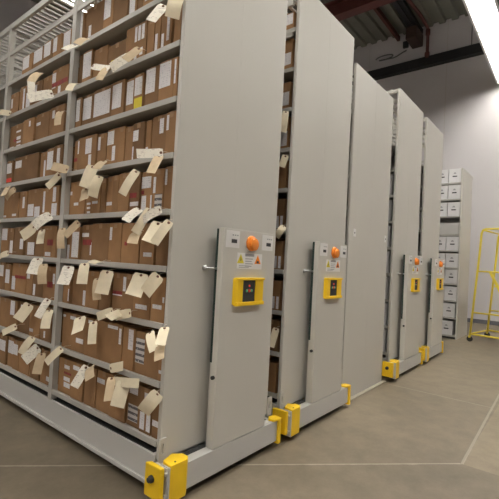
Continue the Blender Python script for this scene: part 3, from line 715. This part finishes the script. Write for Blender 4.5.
# ------------------------------------------------------------------ hanging tags
def card(p1, p2, w, tone, k, facing=Vector((-.8, -.62, .18))):
    p1, p2 = Vector(p1), Vector(p2); ax = p2-p1; L = ax.length; ax.normalize()
    wd = ax.cross(facing).normalized(); n = wd.cross(ax).normalized()
    if n.dot(facing) < 0: n = -n
    w = max(w*1.12, .055); bend = (.005, .012, .002, .018, -.006)[k % 5]; twist = (.0, .18, -.15, .1)[k % 4]
    t = bmesh.new(); NS = 8; rows_ = []
    for side in (0, 1):
        rr = []
        for a in range(NS+1):
            f = a/NS; hw = w/2*(.8 if a == 0 else 1)
            c = ax*(L*f)+n*(bend*math.sin(math.pi*f)-.0007*side)
            d = wd*math.cos(twist*f)+n*math.sin(twist*f)
            rr.append([t.verts.new(c+d*(hw*q)) for q in (-1, 0, 1)])
        rows_.append(rr)
    A, B = rows_
    for a in range(NS):
        for q in (0, 1):
            t.faces.new((A[a][q], A[a][q+1], A[a+1][q+1], A[a+1][q])); t.faces.new((B[a][q], B[a+1][q], B[a+1][q+1], B[a][q+1]))
        for q in (0, 2): t.faces.new((A[a][q], A[a+1][q], B[a+1][q], B[a][q]))
    for a in (0, NS):
        for q in (0, 1): t.faces.new((A[a][q], A[a][q+1], B[a][q+1], B[a][q]))
    bmesh.ops.recalc_face_normals(t, faces=t.faces[:])
    me = bpy.data.meshes.new('paper_tag'); t.to_mesh(me); t.free(); me.materials.append(M['tag%d' % tone])
    o = link('paper_tag', me, None, p1)
    c = ax*.012+n*(bend*.2)
    m = MB(); m.lathe(c-n*.0015, n, [(.0085, 0), (.0085, .0024)], 12, 0); m.lathe(c+n*.0008, n, [(.0032, 0), (.0032, .0004)], 8, 1); m.build('reinforcement_ring', ['ring', 'ink'], o)
    return o, c
def string(o, c, p1, x_in):
    m = MB(); e = Vector((x_in-p1[0], random.uniform(-.02, .02), .012)); mid = (c+e)/2+Vector((-.004, .004, .008))
    m.tube([c, mid, e], .0012, 5); m.build('string', 'string', o)
tl = {}
for k, t in enumerate(TAGS):
    b = 1 if t[1] < BAY else 2; j = max(1, min(9, int(math.ceil((t[2]-.05-Z0)/S))))
    tl.setdefault((b, j), []).append((t[1], k))
rank = {}
for key, v in tl.items():
    v.sort()
    for r, (_, k) in enumerate(v): rank[k] = (key, r+1, len(v))
TONE = ('pale written-on tag', 'manila tag', 'dull brownish tag')
for k, t in enumerate(TAGS):
    (b, j), r, n = rank[k]
    o, c = card(t[0:3], t[3:6], t[6], t[7], k)
    string(o, c, t[0:3], .03 if t[1] > 0 else -.004)
    dz = t[2]-t[5]; L = (Vector(t[0:3])-Vector(t[3:6])).length
    pose = 'lying flat' if abs(dz) < .3*L else ('hanging straight' if dz > .88*L else 'hanging slanted')
    tag(o, '%s %s at %s, %s, %s' % (TONE[t[7]], pose, level_word(min(j, 9)), 'end bay' if b == 1 else 'second bay', 'only one there' if n == 1 else '%s from the right' % ORD[r]), 'tag', 'paper tags on the nearest shelving')
for k, t in enumerate(TAGS_BEHIND):
    o, c = card(t[0:3], t[3:6], t[6], t[7], k+1)
    string(o, c, t[0:3], 1.195-.005)
    tag(o, 'manila tag in the gap behind the nearest unit, %s from the top' % ORD[k+1], 'tag', 'paper tags in the gap')

# ------------------------------------------------------------------ rolling ladder
ang = math.radians(9)       # runs toward the viewer's right, turned slightly to the camera
LD = thing('rolling_ladder', 'yellow steel rolling ladder beside the far white wall', 'ladder', (7.62, -.20, 0), math.radians(-90)-ang)
# local: +x runs away from the rack, +y across the ladder
WL = 1.0
def rail(name, y):
    m = MB(); m.tube([(0, y, .10), (.06, y, .9), (.125, y, 1.75), (.148, y, 2.15), (.175, y, 2.215), (.22, y, 2.235), (.62, y, 2.235), (.67, y, 2.21), (.70, y, 2.15), (.72, y, 1.2), (1.0, y, .12)], .021, 10)
    return m.build(name, 'ladder', LD)
for y in (0, WL):
    rail('side_rail', y)
    m = MB(); m.tube([(.006, y, .15), (1.0, y, .15)], .018, 8); m.build('base_bar', 'ladder', LD)
    m = MB(); m.tube([(.04, y, .58), (.88, y, .58)], .016, 8); m.build('brace', 'ladder', LD)
    m = MB(); m.tube([(.098, y, 1.40), (.72, y, 1.40)], .016, 8); m.build('guard_bar', 'ladder', LD)
    m = MB(); m.prism([(.30, 1.40), (.35, 1.40), (1.02, .06), (.97, .06)], y-.02, y+.02, 'y'); m.build('stringer', 'ladder', LD)
    m = MB(); m.box(-.02, .02, y-.025, y+.025, .08, .12); m.lathe((0, y-.018, .055), (0, 1, 0), [(.045, 0), (.055, .006), (.055, .03), (.045, .036)], 18, 1); m.build('caster', ['ladder', 'dark'], LD)
    m = MB(); m.lathe((1.0, y, 0), (0, 0, 1), [(.03, 0), (.03, .06), (.022, .12)], 14); m.build('rubber_foot', 'dark', LD)
for k in range(4):
    z = .28+.28*k; x = .345+(1.40-z)*.5
    m = MB(); m.box(x-.09, x+.09, .02, WL-.02, z-.012, z+.012, 0, .004); m.build('step', 'ladder', LD)
m = MB(); m.box(.10, .36, .02, WL-.02, 1.385, 1.41, 0, .004); m.build('platform', 'ladder', LD)
for x, z in ((.006, .15), (.175, 2.215)):
    m = MB(); m.tube([(x, 0, z), (x, WL, z)], .017, 8); m.build('cross_bar', 'ladder', LD)

# ------------------------------------------------------------------ camera, world, colour
R = Vector((.62382514, -.77976126, .05305258)); U = Vector((-.05588002, .02320712, .99816775)); F = Vector((.77956374, .62564671, .02909589))
cam = bpy.data.cameras.new('camera'); co = bpy.data.objects.new('camera', cam); C.objects.link(co)
co.matrix_world = Matrix(((R.x, U.x, -F.x, -1.5383), (R.y, U.y, -F.y, -1.8323), (R.z, U.z, -F.z, 1.355), (0, 0, 0, 1)))
cam.sensor_width = 36; cam.lens = 409.03/499*36; cam.clip_start = .05; cam.clip_end = 100
SC.camera = co
wd = bpy.data.worlds.new('world'); SC.world = wd; wd.use_nodes = True
wd.node_tree.nodes['Background'].inputs[0].default_value = (.05, .05, .055, 1)
vs = SC.view_settings; vs.view_transform = 'Standard'; vs.look = 'None'; vs.gamma = 1; vs.use_curve_mapping = False; vs.exposure = 0.5
